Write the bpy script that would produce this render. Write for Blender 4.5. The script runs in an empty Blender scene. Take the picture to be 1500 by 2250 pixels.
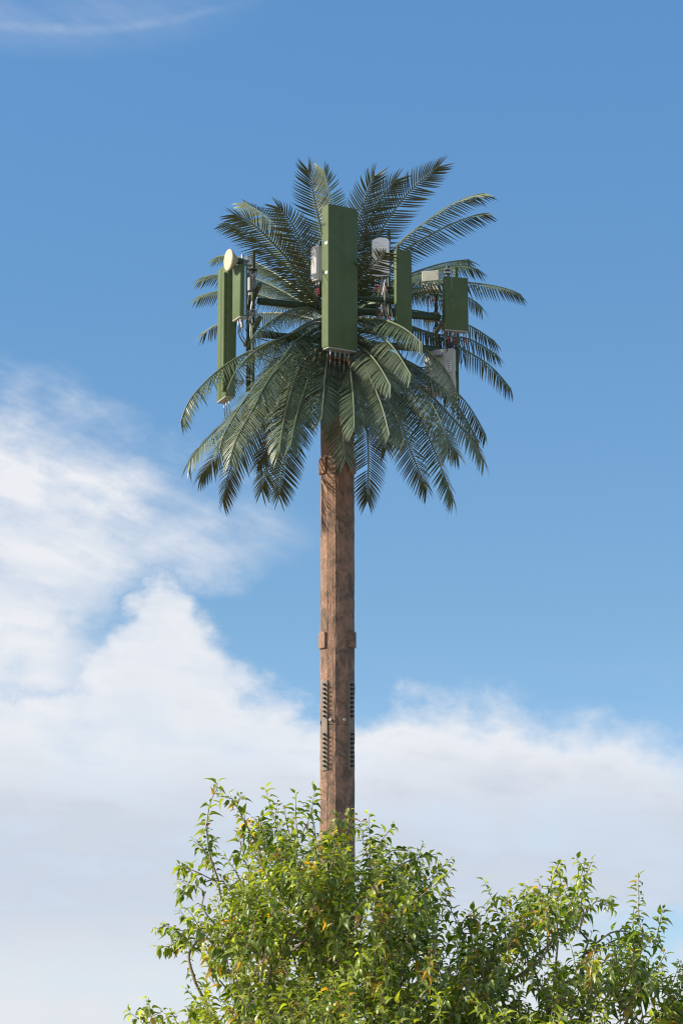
import bpy, bmesh, math, random
import numpy as np
from mathutils import Vector, Matrix
R = math.radians
rnd = random.Random(11)
scene = bpy.context.scene

# ------------------------------------------------------------------ camera
PITCH = R(11.8); F = 6250.0; CAMZ = 1.6
cam = bpy.data.cameras.new("camera"); camo = bpy.data.objects.new("camera", cam)
scene.collection.objects.link(camo); scene.camera = camo
camo.location = (0, 0, CAMZ); camo.rotation_euler = (math.pi/2 + PITCH, 0, 0)
cam.sensor_fit = 'VERTICAL'; cam.sensor_height = 36; cam.lens = 100
cam.clip_start = 0.5; cam.clip_end = 6000

# ------------------------------------------------------------------ light
SUN_AZ = R(-85)      # measured from the direction that faces the camera, towards the left
SUN_EL = R(27)
sd = Vector((math.sin(SUN_AZ)*math.cos(SUN_EL), -math.cos(SUN_AZ)*math.cos(SUN_EL), math.sin(SUN_EL)))
sun = bpy.data.lights.new("sun", 'SUN'); suno = bpy.data.objects.new("sun", sun)
scene.collection.objects.link(suno)
sun.energy = 5.0; sun.angle = R(0.5); sun.color = (1.0, 0.90, 0.76)
suno.rotation_euler = sd.to_track_quat('Z', 'Y').to_euler()

scene.view_settings.view_transform = 'Standard'; scene.view_settings.look = 'None'
scene.view_settings.exposure = 0.4; scene.view_settings.gamma = 1
scene.cycles.pixel_filter_type = 'BLACKMAN_HARRIS'; scene.cycles.filter_width = 1.15
scene.cycles.max_bounces = 6; scene.cycles.transparent_max_bounces = 8

# ------------------------------------------------------------------ world: sky and clouds by direction
world = bpy.data.worlds.new("World"); scene.world = world; world.use_nodes = True
nt = world.node_tree; N = nt.nodes; L = nt.links; N.clear()
def wn(t, **k):
    n = N.new(t)
    for a, b in k.items(): setattr(n, a, b)
    return n
def put(sock, v):
    if isinstance(v, bpy.types.NodeSocket): L.new(v, sock)
    else: sock.default_value = v
def M(op, a, b=None, c=None, clamp=False):
    n = wn('ShaderNodeMath', operation=op, use_clamp=clamp)
    put(n.inputs[0], a)
    if b is not None: put(n.inputs[1], b)
    if c is not None: put(n.inputs[2], c)
    return n.outputs[0]
def smooth(x, a, b):
    n = wn('ShaderNodeMapRange', interpolation_type='SMOOTHSTEP')
    put(n.inputs[0], x); put(n.inputs[1], a); put(n.inputs[2], b)
    return n.outputs[0]
def mixc(f, a, b, mode='MIX'):
    n = wn('ShaderNodeMix', data_type='RGBA', blend_type=mode)
    put(n.inputs[0], f); put(n.inputs[6], a); put(n.inputs[7], b)
    return n.outputs[2]
def curve(x, pts):
    n = wn('ShaderNodeFloatCurve'); cv = n.mapping.curves[0]
    cv.points[0].location = pts[0]; cv.points[1].location = pts[-1]
    for p in pts[1:-1]: cv.points.new(*p)
    for p in cv.points: p.handle_type = 'AUTO'
    n.mapping.update(); put(n.inputs['Value'], x)
    return n.outputs[0]
tc = wn('ShaderNodeTexCoord'); sep = wn('ShaderNodeSeparateXYZ'); L.new(tc.outputs['Generated'], sep.inputs[0])
az = M('ARCTAN2', sep.outputs[0], sep.outputs[1]); el = M('ARCSINE', sep.outputs[2])
# u: 0..1 across 13.7 degrees of azimuth, v: 0..1.5 downwards through the same scale of elevation
u = M('ADD', M('MULTIPLY', az, F/1500), 0.5)
v = M('SUBTRACT', 0.75, M('MULTIPLY', M('SUBTRACT', el, PITCH), F/1500))
cmb = wn('ShaderNodeCombineXYZ'); L.new(u, cmb.inputs[0]); L.new(v, cmb.inputs[1])
def noise(scale, detail=6, rough=0.55, off=(0,0,0), stretch=(1,1,1), rot=0, dist=0.0, shear=0.0):
    mp = wn('ShaderNodeMapping')
    if shear:
        cs = wn('ShaderNodeCombineXYZ'); L.new(u, cs.inputs[0]); L.new(M('SUBTRACT', v, M('MULTIPLY', u, shear)), cs.inputs[1]); L.new(cs.outputs[0], mp.inputs[0])
    else: L.new(cmb.outputs[0], mp.inputs[0])
    mp.inputs['Location'].default_value = off; mp.inputs['Scale'].default_value = stretch
    mp.inputs['Rotation'].default_value = (0, 0, rot)
    n = wn('ShaderNodeTexNoise'); L.new(mp.outputs[0], n.inputs['Vector'])
    n.inputs['Scale'].default_value = scale; n.inputs['Detail'].default_value = detail
    n.inputs['Roughness'].default_value = rough; n.inputs['Distortion'].default_value = dist
    return M('SUBTRACT', n.outputs[0], 0.5)
n_mid = noise(4.5, 7, 0.55, (3.1, 1.7, 0), (1, 1.5, 1))
n_fine = noise(14, 8, 0.62, (7.1, 0.3, 0), (1, 1.5, 1))
n_puff = noise(8.5, 6, 0.55, (2.4, 8.8, 0), (1, 1.25, 1), 0, 0.25)
n_fib = noise(4.2, 8, 0.6, (5.0, 2.0, 0), (1, 3.6, 1), 0, 0.0, 0.42)
n_str = noise(3.0, 7, 0.58, (0.3, 2.2, 0), (0.8, 4.2, 1), 0, 0.0, 0.06)
uw = M('ADD', u, M('MULTIPLY', n_mid, 0.10))
wob = M('ADD', M('ADD', M('MULTIPLY', n_mid, 0.07), M('MULTIPLY', n_puff, 0.13)), M('MULTIPLY', n_fine, 0.10))
vw = M('ADD', v, wob)
def edge(pts): return curve(uw, [(x/1500.0, y/2250.0) for x, y in pts])
# lower bank of cloud: everything under this outline
eA = M('MULTIPLY', edge([(0,1480),(130,1470),(200,1400),(280,1320),(375,1262),(425,1350),(500,1435),(600,1490),(720,1570),(850,1540),(1000,1520),(1100,1540),(1250,1560),(1380,1580),(1450,1610),(1500,1635)]), 1.5)
dA = M('SUBTRACT', vw, eA)
softA = M('ADD', 0.042, M('MULTIPLY', smooth(u, 0.40, 0.95), 0.03))
mA = smooth(M('DIVIDE', dA, softA), -0.45, 1.25)
mA = M('MULTIPLY', mA, M('ADD', 0.96, M('ADD', M('MULTIPLY', n_mid, 0.5), M('MULTIPLY', n_puff, 0.4))), clamp=True)
# upper left cloud between two outlines
eB1 = M('MULTIPLY', edge([(0,860),(150,910),(300,1010),(430,1085),(560,1140),(680,1175),(900,1190),(1500,1190)]), 1.5)
eB2 = M('MULTIPLY', edge([(0,1490),(90,1440),(150,1400),(220,1335),(330,1262),(480,1240),(620,1205),(700,1175),(900,1160),(1500,1160)]), 1.5)
vb = M('ADD', vw, M('MULTIPLY', n_fib, 0.16))
mB = M('MULTIPLY', smooth(M('SUBTRACT', vb, eB1), -0.08, 0.17), smooth(M('SUBTRACT', eB2, vw), -0.05, 0.045))
mB = M('MULTIPLY', mB, smooth(uw, 0.52, 0.33))
mB = M('MULTIPLY', mB, M('ADD', M('ADD', 0.93, M('MULTIPLY', n_fib, 1.1)), M('ADD', M('MULTIPLY', n_puff, 0.5), M('MULTIPLY', n_fine, 0.4))), clamp=True)
# thin veil where the two meet at the far left
mD = M('MULTIPLY', M('MULTIPLY', smooth(M('ABSOLUTE', M('SUBTRACT', vw, 0.965)), 0.12, 0.0), smooth(u, 0.24, 0.04)), 1.0)
mB = M('MAXIMUM', mB, mD)
# cirrus streak high on the left
vc = M('SUBTRACT', v, M('ADD', 0.056, M('MULTIPLY', u, M('SUBTRACT', 0.05, M('MULTIPLY', u, 0.5)))))
vc = M('ADD', vc, M('ADD', M('MULTIPLY', n_mid, 0.02), M('MULTIPLY', n_fine, 0.012)))
c1 = M('MULTIPLY', smooth(M('ABSOLUTE', vc), 0.011, 0.0), M('ADD', 0.10, M('MULTIPLY', n_fine, 0.45)))
c2 = M('MULTIPLY', smooth(M('ABSOLUTE', M('ADD', vc, 0.015)), 0.07, 0.0), M('ADD', 0.12, M('MULTIPLY', n_fib, 0.5)))
mC = M('MULTIPLY', M('ADD', c1, c2, clamp=True), smooth(u, 0.48, 0.1), clamp=True)
# thin veil above the bank
mV = M('MULTIPLY', smooth(v, 0.9, 1.35), M('ADD', 0.10, M('MULTIPLY', n_str, 0.5)), clamp=True)
# opening towards blue, low on the right
gap = M('MULTIPLY', smooth(M('ABSOLUTE', M('SUBTRACT', M('ADD', vw, M('MULTIPLY', u, 0.08)), 1.455)), 0.085, 0.005), smooth(u, 0.76, 0.98))
mA = M('MULTIPLY', mA, M('SUBTRACT', 1.0, M('MULTIPLY', gap, 0.8)))
mask = M('MAXIMUM', M('MAXIMUM', mA, mB), M('MAXIMUM', mC, mV))
mask = M('MULTIPLY', mask, M('ADD', 0.95, M('ADD', M('MULTIPLY', n_str, 0.9), M('MULTIPLY', n_puff, 0.35))), clamp=True)

sky = wn('ShaderNodeTexSky', sky_type='NISHITA'); sky.sun_disc = False
sky.sun_elevation = SUN_EL; sky.sun_rotation = math.atan2(sd.x, sd.y)
sky.air_density = 1.0; sky.dust_density = 0.1; sky.ozone_density = 3.0; sky.altitude = 800
# the haze of the low sky is thinner in the desert air than the model's: a gentle tint by elevation
tint = wn('ShaderNodeValToRGB')
cr = tint.color_ramp; cr.elements[0].position = 0.0; cr.elements[1].position = 1.0
SKY_T = [(0.0, (0.74,0.90,1.25,1)), (0.07, (0.80,0.96,1.18,1)), (0.16, (0.85,1.0,1.06,1)), (0.277, (0.84,1.10,1.19,1)), (0.36, (0.88,1.22,1.35,1)), (1.0, (1,1.1,1.15,1))]
cr.elements[0].color = SKY_T[0][1]; cr.elements[1].color = SKY_T[-1][1]
for p, c in SKY_T[1:-1]: e = cr.elements.new(p); e.color = c
L.new(M('DIVIDE', el, R(60), clamp=True), tint.inputs[0])
skyc = mixc(1.0, sky.outputs[0], tint.outputs[0], 'MULTIPLY')
# cloud colour: brighter tops, greyer streaked undersides
deep = M('ADD', smooth(v, 1.06, 1.26), M('MULTIPLY', smooth(dA, 0.12, 0.0), -0.5))
shade = M('ADD', M('ADD', deep, M('MULTIPLY', n_str, 2.2)), M('ADD', M('MULTIPLY', n_puff, 1.3), M('MULTIPLY', n_mid, 0.9)), clamp=True)
CW, CG = (6.35,6.5,6.85,1), (4.75,5.2,5.95,1)
cloudc = mixc(shade, CW, CG)
low = smooth(v, 1.30, 1.46)
cloudc = mixc(M('MULTIPLY', low, 0.8), cloudc, (6.2,6.35,6.6,1))
out = wn('ShaderNodeOutputWorld'); bg = wn('ShaderNodeBackground')
L.new(mixc(mask, skyc, cloudc), bg.inputs[0]); bg.inputs[1].default_value = 0.1
L.new(bg.outputs[0], out.inputs[0])

# ------------------------------------------------------------------ helpers
def P(px, py, Y):
    a = (px-750)/F; b = (1125-py)/F
    d = Vector((a, math.cos(PITCH)-b*math.sin(PITCH), math.sin(PITCH)+b*math.cos(PITCH)))
    return Vector((0,0,CAMZ)) + d*(Y/d.y)
def mat(name, col, rough=0.6, metal=0.0, spec=0.5):
    m = bpy.data.materials.new(name); m.use_nodes = True
    b = m.node_tree.nodes['Principled BSDF']
    b.inputs['Base Color'].default_value = (*col, 1); b.inputs['Roughness'].default_value = rough
    b.inputs['Metallic'].default_value = metal; b.inputs['Specular IOR Level'].default_value = spec
    return m
def mnode(m, t, **k):
    n = m.node_tree.nodes.new(t)
    for a, b in k.items(): setattr(n, a, b)
    return n
def painted(name, col, col2, rough=0.55, scale=14, bump=0.15, spec=0.5, stretch=(1,1,1)):
    m = mat(name, col, rough, 0, spec); t = m.node_tree; b = t.nodes['Principled BSDF']
    tcn = mnode(m, 'ShaderNodeTexCoord'); mp = mnode(m, 'ShaderNodeMapping'); mp.inputs['Scale'].default_value = stretch
    t.links.new(tcn.outputs['Object'], mp.inputs[0])
    n = mnode(m, 'ShaderNodeTexNoise'); n.inputs['Scale'].default_value = scale; n.inputs['Detail'].default_value = 6
    t.links.new(mp.outputs[0], n.inputs['Vector'])
    r = mnode(m, 'ShaderNodeValToRGB'); r.color_ramp.elements[0].position = 0.38; r.color_ramp.elements[1].position = 0.68
    r.color_ramp.elements[0].color = (*col, 1); r.color_ramp.elements[1].color = (*col2, 1)
    t.links.new(n.outputs[0], r.inputs[0]); t.links.new(r.outputs[0], b.inputs['Base Color'])
    n2 = mnode(m, 'ShaderNodeTexNoise'); n2.inputs['Scale'].default_value = scale*8
    t.links.new(mp.outputs[0], n2.inputs['Vector'])
    bp = mnode(m, 'ShaderNodeBump'); bp.inputs['Strength'].default_value = bump; bp.inputs['Distance'].default_value = 0.01
    t.links.new(n2.outputs[0], bp.inputs['Height']); t.links.new(bp.outputs[0], b.inputs['Normal'])
    return m
GREEN = painted('green_radome', (0.092,0.132,0.053), (0.108,0.150,0.064), 0.62, 5, 0.15, 0.3)
DGREEN = painted('dark_green_steel', (0.045,0.075,0.04), (0.06,0.09,0.045), 0.55, 9, 0.2)
GREY = painted('grey_plastic', (0.34,0.34,0.32), (0.42,0.42,0.40), 0.6, 7, 0.1)
CREAM = painted('cream_housing', (0.50,0.50,0.42), (0.58,0.58,0.49), 0.6, 6, 0.1)
TAN = painted('tan_dish', (0.52,0.44,0.30), (0.60,0.51,0.36), 0.55, 5, 0.1)
ZINC = mat('galvanised_steel', (0.45,0.46,0.47), 0.35, 0.8)
ALU = mat('bright_aluminium', (0.50,0.51,0.53), 0.3, 0.9)
WHITE = mat('white_plastic', (0.75,0.75,0.75), 0.5)
BLACK = mat('black_cable', (0.025,0.025,0.025), 0.5)
REDT = mat('red_tape', (0.45,0.03,0.03), 0.5)
GREENC = mat('green_cable', (0.05,0.10,0.06), 0.5)

class MB:
    def __init__(s): s.v = []; s.f = []; s.m = []
    def add(s, vs, fs, mi=0):
        o = len(s.v); s.v += [tuple(x) for x in vs]; s.f += [[i+o for i in f] for f in fs]; s.m += [mi]*len(fs)
    def box(s, c, size, rot=None, mi=0, bev=0):
        x, y, z = [k/2 for k in size]; rot = rot or Matrix.Identity(3)
        if bev:
            bm = bmesh.new(); bmesh.ops.create_cube(bm, size=1)
            bmesh.ops.scale(bm, vec=size, verts=bm.verts)
            bmesh.ops.bevel(bm, geom=bm.edges[:], offset=bev, segments=2, affect='EDGES', profile=0.5)
            bm.verts.ensure_lookup_table()
            vs = [Vector(c)+rot@q.co for q in bm.verts]; fs = [[q.index for q in f.verts] for f in bm.faces]
            bm.free(); s.add(vs, fs, mi); return s
        vs = [Vector(c)+rot@Vector((a*x, b*y, d*z)) for a in (-1,1) for b in (-1,1) for d in (-1,1)]
        s.add(vs, [[0,1,3,2],[4,6,7,5],[0,4,5,1],[2,3,7,6],[0,2,6,4],[1,5,7,3]], mi); return s
    def tube(s, pts, r, n=8, mi=0, caps=True):
        pts = [Vector(p) for p in pts]
        rs = r if isinstance(r, (list, tuple)) else [r]*len(pts)
        vs = []; fs = []
        up = Vector((0,0,1)); t0 = (pts[1]-pts[0]).normalized()
        if abs(t0.dot(up)) > .9: up = Vector((1,0,0))
        a = t0.cross(up).normalized()
        for i, p in enumerate(pts):
            t = (pts[min(i+1, len(pts)-1)]-pts[max(i-1, 0)]).normalized()
            a = (a - t*a.dot(t)).normalized(); b = t.cross(a)
            for k in range(n):
                q = 2*math.pi*k/n
                vs.append(p + (a*math.cos(q)+b*math.sin(q))*rs[i])
        for i in range(len(pts)-1):
            for k in range(n):
                k2 = (k+1) % n
                fs.append([i*n+k, i*n+k2, (i+1)*n+k2, (i+1)*n+k])
        if caps: fs += [list(range(n))[::-1], [(len(pts)-1)*n+k for k in range(n)]]
        s.add(vs, fs, mi); return s
    def build(s, name, mats, parent=None, smooth=False, at=None):
        me = bpy.data.meshes.new(name); off = Vector(at) if at is not None else Vector((0,0,0))
        me.from_pydata([tuple(Vector(q)-off) for q in s.v], [], s.f)
        for m_ in (mats if isinstance(mats, (list, tuple)) else [mats]): me.materials.append(m_)
        me.polygons.foreach_set('material_index', s.m)
        if smooth:
            me.polygons.foreach_set('use_smooth', [True]*len(me.polygons))
            me.set_sharp_from_angle(angle=R(38))
        me.update()
        o = bpy.data.objects.new(name, me); scene.collection.objects.link(o)
        o.location = off
        if parent is not None:
            o.parent = parent; o.location = off - WORLD[parent.name]
        WORLD[o.name] = off.copy()
        return o
WORLD = {}
def thing(name, label, cat, loc, group=None):
    o = bpy.data.objects.new(name, None); scene.collection.objects.link(o)
    o.location = loc; o['label'] = label; o['category'] = cat; o.empty_display_size = 0.3
    if group: o['group'] = group
    WORLD[o.name] = Vector(loc); return o
def yawm(a): return Matrix.Rotation(a, 3, 'Z')    # a=0 faces the camera (-Y), + turns to the right

# ------------------------------------------------------------------ ground
gm = painted('dry_ground', (0.27,0.22,0.15), (0.36,0.29,0.20), 0.95, 0.35, 0.4)
g = MB(); nx = 40
for i in range(nx+1):
    for j in range(nx+1):
        x = -1; a = (i/nx*2-1); b = (j/nx*2-1)
        g.v.append((math.copysign(abs(a)**2.2, a)*3000, math.copysign(abs(b)**2.2, b)*3000, 0.0))
for i in range(nx):
    for j in range(nx):
        k = i*(nx+1)+j; g.f.append([k, k+nx+1, k+nx+2, k+1]); g.m.append(0)
go = g.build('ground', gm); go['kind'] = 'structure'

# ------------------------------------------------------------------ monopalm tower
PY = 46.0
pole_x = P(741, 1400, PY).x
topz = P(741, 688, PY).z
tower = thing('disguised_cell_tower', 'tall brown mast dressed up as a palm tree, rising behind the leafy tree', 'cell tower', (pole_x, PY, 0))
FACET0 = -7.0
def pole_r(z, th):
    """rounded twelve-sided section; th in degrees from the camera side, + to the right"""
    base = 0.2765 + 0.0035*(1 - z/topz)
    d = ((th - FACET0) % 30.0) - 15.0
    poly = math.cos(R(15))/math.cos(R(d))
    return base*(0.45*0.992 + 0.55*poly*1.010)
def pol(z, th, extra=0.0):
    r = pole_r(z, th)+extra
    return Vector((pole_x + math.sin(R(th))*r, PY - math.cos(R(th))*r, z))
bark = bpy.data.materials.new('sculpted_bark'); bark.use_nodes = True
def build_bark(m):
    t = m.node_tree; b = t.nodes['Principled BSDF']; LK = t.links.new
    c = mnode(m, 'ShaderNodeTexCoord')
    def nz(scale, st, detail=6, rough=.6, dist=0):
        mp = mnode(m, 'ShaderNodeMapping'); mp.inputs['Scale'].default_value = st; LK(c.outputs['Object'], mp.inputs[0])
        n = mnode(m, 'ShaderNodeTexNoise'); n.inputs['Scale'].default_value = scale; n.inputs['Detail'].default_value = detail
        n.inputs['Roughness'].default_value = rough; n.inputs['Distortion'].default_value = dist
        LK(mp.outputs[0], n.inputs['Vector']); return n.outputs[0]
    def ramp(f, a, b_):
        r = mnode(m, 'ShaderNodeValToRGB'); r.color_ramp.elements[0].position = a[0]; r.color_ramp.elements[1].position = b_[0]
        r.color_ramp.elements[0].color = (*a[1],1); r.color_ramp.elements[1].color = (*b_[1],1); LK(f, r.inputs[0]); return r.outputs[0]
    def mix(f, a, b_, mode='MIX'):
        n = mnode(m, 'ShaderNodeMix', data_type='RGBA', blend_type=mode)
        for s_, q in ((0, f), (6, a), (7, b_)):
            if isinstance(q, bpy.types.NodeSocket): LK(q, n.inputs[s_])
            else: n.inputs[s_].default_value = q
        return n.outputs[2]
    base = ramp(nz(8, (1,1,.75), 9, .72), (0.36, (0.29,0.178,0.125)), (0.64, (0.44,0.275,0.188)))
    patch = ramp(nz(3.6, (1,1,.8), 10, .7, .8), (0.47, (0,0,0)), (0.58, (.85,.85,.85)))
    col = mix(patch, base, (0.155,0.122,0.095,1))
    orange = ramp(nz(9, (1,1,.4), 6, .6), (0.60, (0,0,0)), (0.74, (1,1,1)))
    col = mix(orange, col, (0.50,0.26,0.155,1))
    streak = ramp(nz(30, (1,1,.55), 8, .75), (0.38, (0.80,0.80,0.80)), (0.6, (1.06,1.06,1.06)))
    col = mix(1.0, col, streak, 'MULTIPLY')
    LK(col, b.inputs['Base Color']); b.inputs['Roughness'].default_value = 0.85
    b.inputs['Specular IOR Level'].default_value = 0.25
    h1 = nz(32, (1,1,.45), 8, .75, .3); h2 = nz(75, (1,1,.45), 5, .7)
    ad = mnode(m, 'ShaderNodeMath', operation='MULTIPLY_ADD'); LK(h2, ad.inputs[0]); ad.inputs[1].default_value = 0.5; LK(h1, ad.inputs[2])
    bp = mnode(m, 'ShaderNodeBump'); bp.inputs['Strength'].default_value = 0.75; bp.inputs['Distance'].default_value = 0.035
    LK(ad.outputs[0], bp.inputs['Height']); LK(bp.outputs[0], b.inputs['Normal'])
build_bark(bark)
PLATE = painted('brown_steel_plate', (0.19,0.155,0.115), (0.24,0.195,0.145), 0.7, 8, 0.2)
PEG = mat('dark_peg', (0.025,0.021,0.018), 0.6)
from mathutils import noise as mno
tm = MB(); NT = 144; NZ = 620
for j in range(NZ+1):
    z = topz*j/NZ
    for i in range(NT):
        th = FACET0 + 360.0*i/NT
        q = Vector((math.sin(R(th))*9, math.cos(R(th))*9, z*2.6))
        e = 0.007*mno.noise(q) + 0.003*mno.noise(q*3.1)
        # crease lines along the ridges
        d = abs(((th-FACET0+15) % 30)-15)
        e += 0.006*max(0, 1-d/4)*(0.6+0.8*mno.noise(Vector((th*0.02, z*5, 3))))
        tm.v.append(tuple(pol(z, th, e)))
for j in range(NZ):
    for i in range(NT):
        i2 = (i+1) % NT
        tm.f.append([j*NT+i, j*NT+i2, (j+1)*NT+i2, (j+1)*NT+i]); tm.m.append(0)
tm.f.append([NZ*NT+i for i in range(NT)]); tm.m.append(0)
tm.build('trunk', bark, tower, smooth=True, at=(pole_x, PY, 0))

def pz(py): return P(741, py, PY-0.27).z
# covers: curved raised pads
def pad(th0, th1, y0, y1, thick, name, m, parent=tower):
    b = MB(); z1, z0 = pz(y0), pz(y1); n = 8; vs = []
    rows = [(z0, 0.004), (z0+0.012, 0), (z1-0.012, 0), (z1, 0.004)]
    for z, ins in rows:
        for k in range(n+1):
            th = th0 + (th1-th0)*k/n
            r = 0.282+thick-ins
            vs.append((pole_x+math.sin(R(th))*r, PY-math.cos(R(th))*r, z))
    back = [(z0, 0), (z1, 0)]; o2 = len(vs)
    for z, ins in back:
        for k in range(n+1):
            th = th0 + (th1-th0)*k/n; r = 0.262
            vs.append((pole_x+math.sin(R(th))*r, PY-math.cos(R(th))*r, z))
    fs = []
    for j in range(3):
        for k in range(n): fs.append([j*(n+1)+k, j*(n+1)+k+1, (j+1)*(n+1)+k+1, (j+1)*(n+1)+k])
    for k in range(n):
        fs.append([o2+k, o2+k+1, k+1, k]); t_ = 3*(n+1); fs.append([t_+k, t_+k+1, o2+n+1+k+1, o2+n+1+k])
    for k in (0, n):
        fs.append([o2+k, k, (n+1)+k, 2*(n+1)+k, 3*(n+1)+k, o2+n+1+k])
    b.add(vs, fs); return b.build(name, m, parent, at=(pole_x, PY, z0))
for (a, b_, y0, y1) in ((-82,-42,1387,1422), (37,80,1385,1420), (-84,-42,1002,1037), (40,82,1000,1035), (135,165,1387,1422), (-165,-135,1387,1422)):
    pad(a, b_, y0, y1, 0.030, 'cable_port_cover', bark)
# climbing peg plates
for (a, b_) in ((-60,-34), (37,65)):
    pl = pad(a, b_, 1493, 1692, 0.016, 'peg_plate', PLATE)
    tip = a if a < 0 else b_
    mid = -43 if a < 0 else 49
    for k in range(16):
        y = 1503 + k*9.9 if k < 8 else 1612.5 + (k-8)*9.9
        b = MB(); z = pz(y)
        p0 = pol(z, mid, 0.015); p1 = pol(z, mid, 0.06)
        dirv = (p1-p0).normalized(); sidev = Vector((-dirv.y, dirv.x, 0))
        e1 = p0+dirv*0.040
        b.tube([p0, e1], [0.013, 0.013], 6); b.tube([e1, e1+dirv*0.014], 0.019, 6)
        b.tube([p0+dirv*0.012, p0+dirv*0.022], 0.023, 6)
        b.tube([e1+dirv*0.004-sidev*0.035*(-1), e1+dirv*0.004+sidev*0.012], 0.008, 6)
        b.build('climbing_peg', PEG, pl, at=p0)
for th in (-23.5, 24):
    b = MB(); z = pz(1581); p0 = pol(z, th, 0.0); p1 = pol(z, th, 0.028); b.tube([p0, p1], 0.024, 14); b.build('bolt_cap', GREY, tower, at=p0)
for th in (-70, 74):
    b = MB(); z = pz(1585); p0 = pol(z, th, -0.01); p1 = pol(z, th, 0.006); b.box((p0+p1)/2, (0.02,0.03,0.06), yawm(R(th))); b.build('slot', BLACK, tower, at=p0)
b = MB(); b.tube([pol(pz(1591), t, 0.0005+0.001*math.sin(t)) for t in range(-32, 41, 4)], 0.004, 5); b.build('joint_seam', BLACK, tower)
# bands of steel at the pole head, with ring mounts
for y, r, h in ((668, 0.30, .10), (742, 0.34, 0.08), (905, .31, .05)):
    b = MB(); z = pz(y); b.tube([(pole_x, PY, z-h/2), (pole_x, PY, z+h/2)], r, 24); b.build('ring_mount', DGREEN, tower, smooth=True)

# ------------------------------------------------------------------ fronds
fr = bpy.data.materials.new('plastic_frond'); fr.use_nodes = True
def build_frond_mat(m):
    t = m.node_tree; b = t.nodes['Principled BSDF']; LK = t.links.new
    at = mnode(m, 'ShaderNodeVertexColor', layer_name='tone')
    sp = mnode(m, 'ShaderNodeSeparateColor'); LK(at.outputs[0], sp.inputs[0])
    r = mnode(m, 'ShaderNodeValToRGB'); r.color_ramp.elements[0].color = (0.105,0.155,0.088,1); r.color_ramp.elements[1].color = (0.235,0.280,0.170,1)
    LK(sp.outputs[0], r.inputs[0])
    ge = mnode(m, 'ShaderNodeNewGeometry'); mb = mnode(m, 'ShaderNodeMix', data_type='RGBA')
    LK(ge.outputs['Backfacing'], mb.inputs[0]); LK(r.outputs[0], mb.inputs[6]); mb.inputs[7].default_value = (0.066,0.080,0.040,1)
    LK(mb.outputs[2], b.inputs['Base Color']); b.inputs['Roughness'].default_value = 0.40
    b.inputs['Specular IOR Level'].default_value = 0.5
    tr = mnode(m, 'ShaderNodeBsdfTranslucent'); tr.inputs[0].default_value = (0.13,0.14,0.035,1)
    ms = mnode(m, 'ShaderNodeMixShader'); ms.inputs[0].default_value = 0.12
    LK(b.outputs[0], ms.inputs[1]); LK(tr.outputs[0], ms.inputs[2])
    LK(ms.outputs[0], t.nodes['Material Output'].inputs[0])
build_frond_mat(fr)
def catmull(pts, n):
    P_ = [pts[0]*2-pts[1]] + pts + [pts[-1]*2-pts[-2]]; out_ = []
    for i in range(1, len(P_)-2):
        for k in range(n):
            t = k/n; a, b, c, d = P_[i-1], P_[i], P_[i+1], P_[i+2]
            out_.append(0.5*((2*b)+(c-a)*t+(2*a-5*b+4*c-d)*t*t+(3*b-a-3*c+d)*t**3))
    out_.append(pts[-1]); return out_
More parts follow.
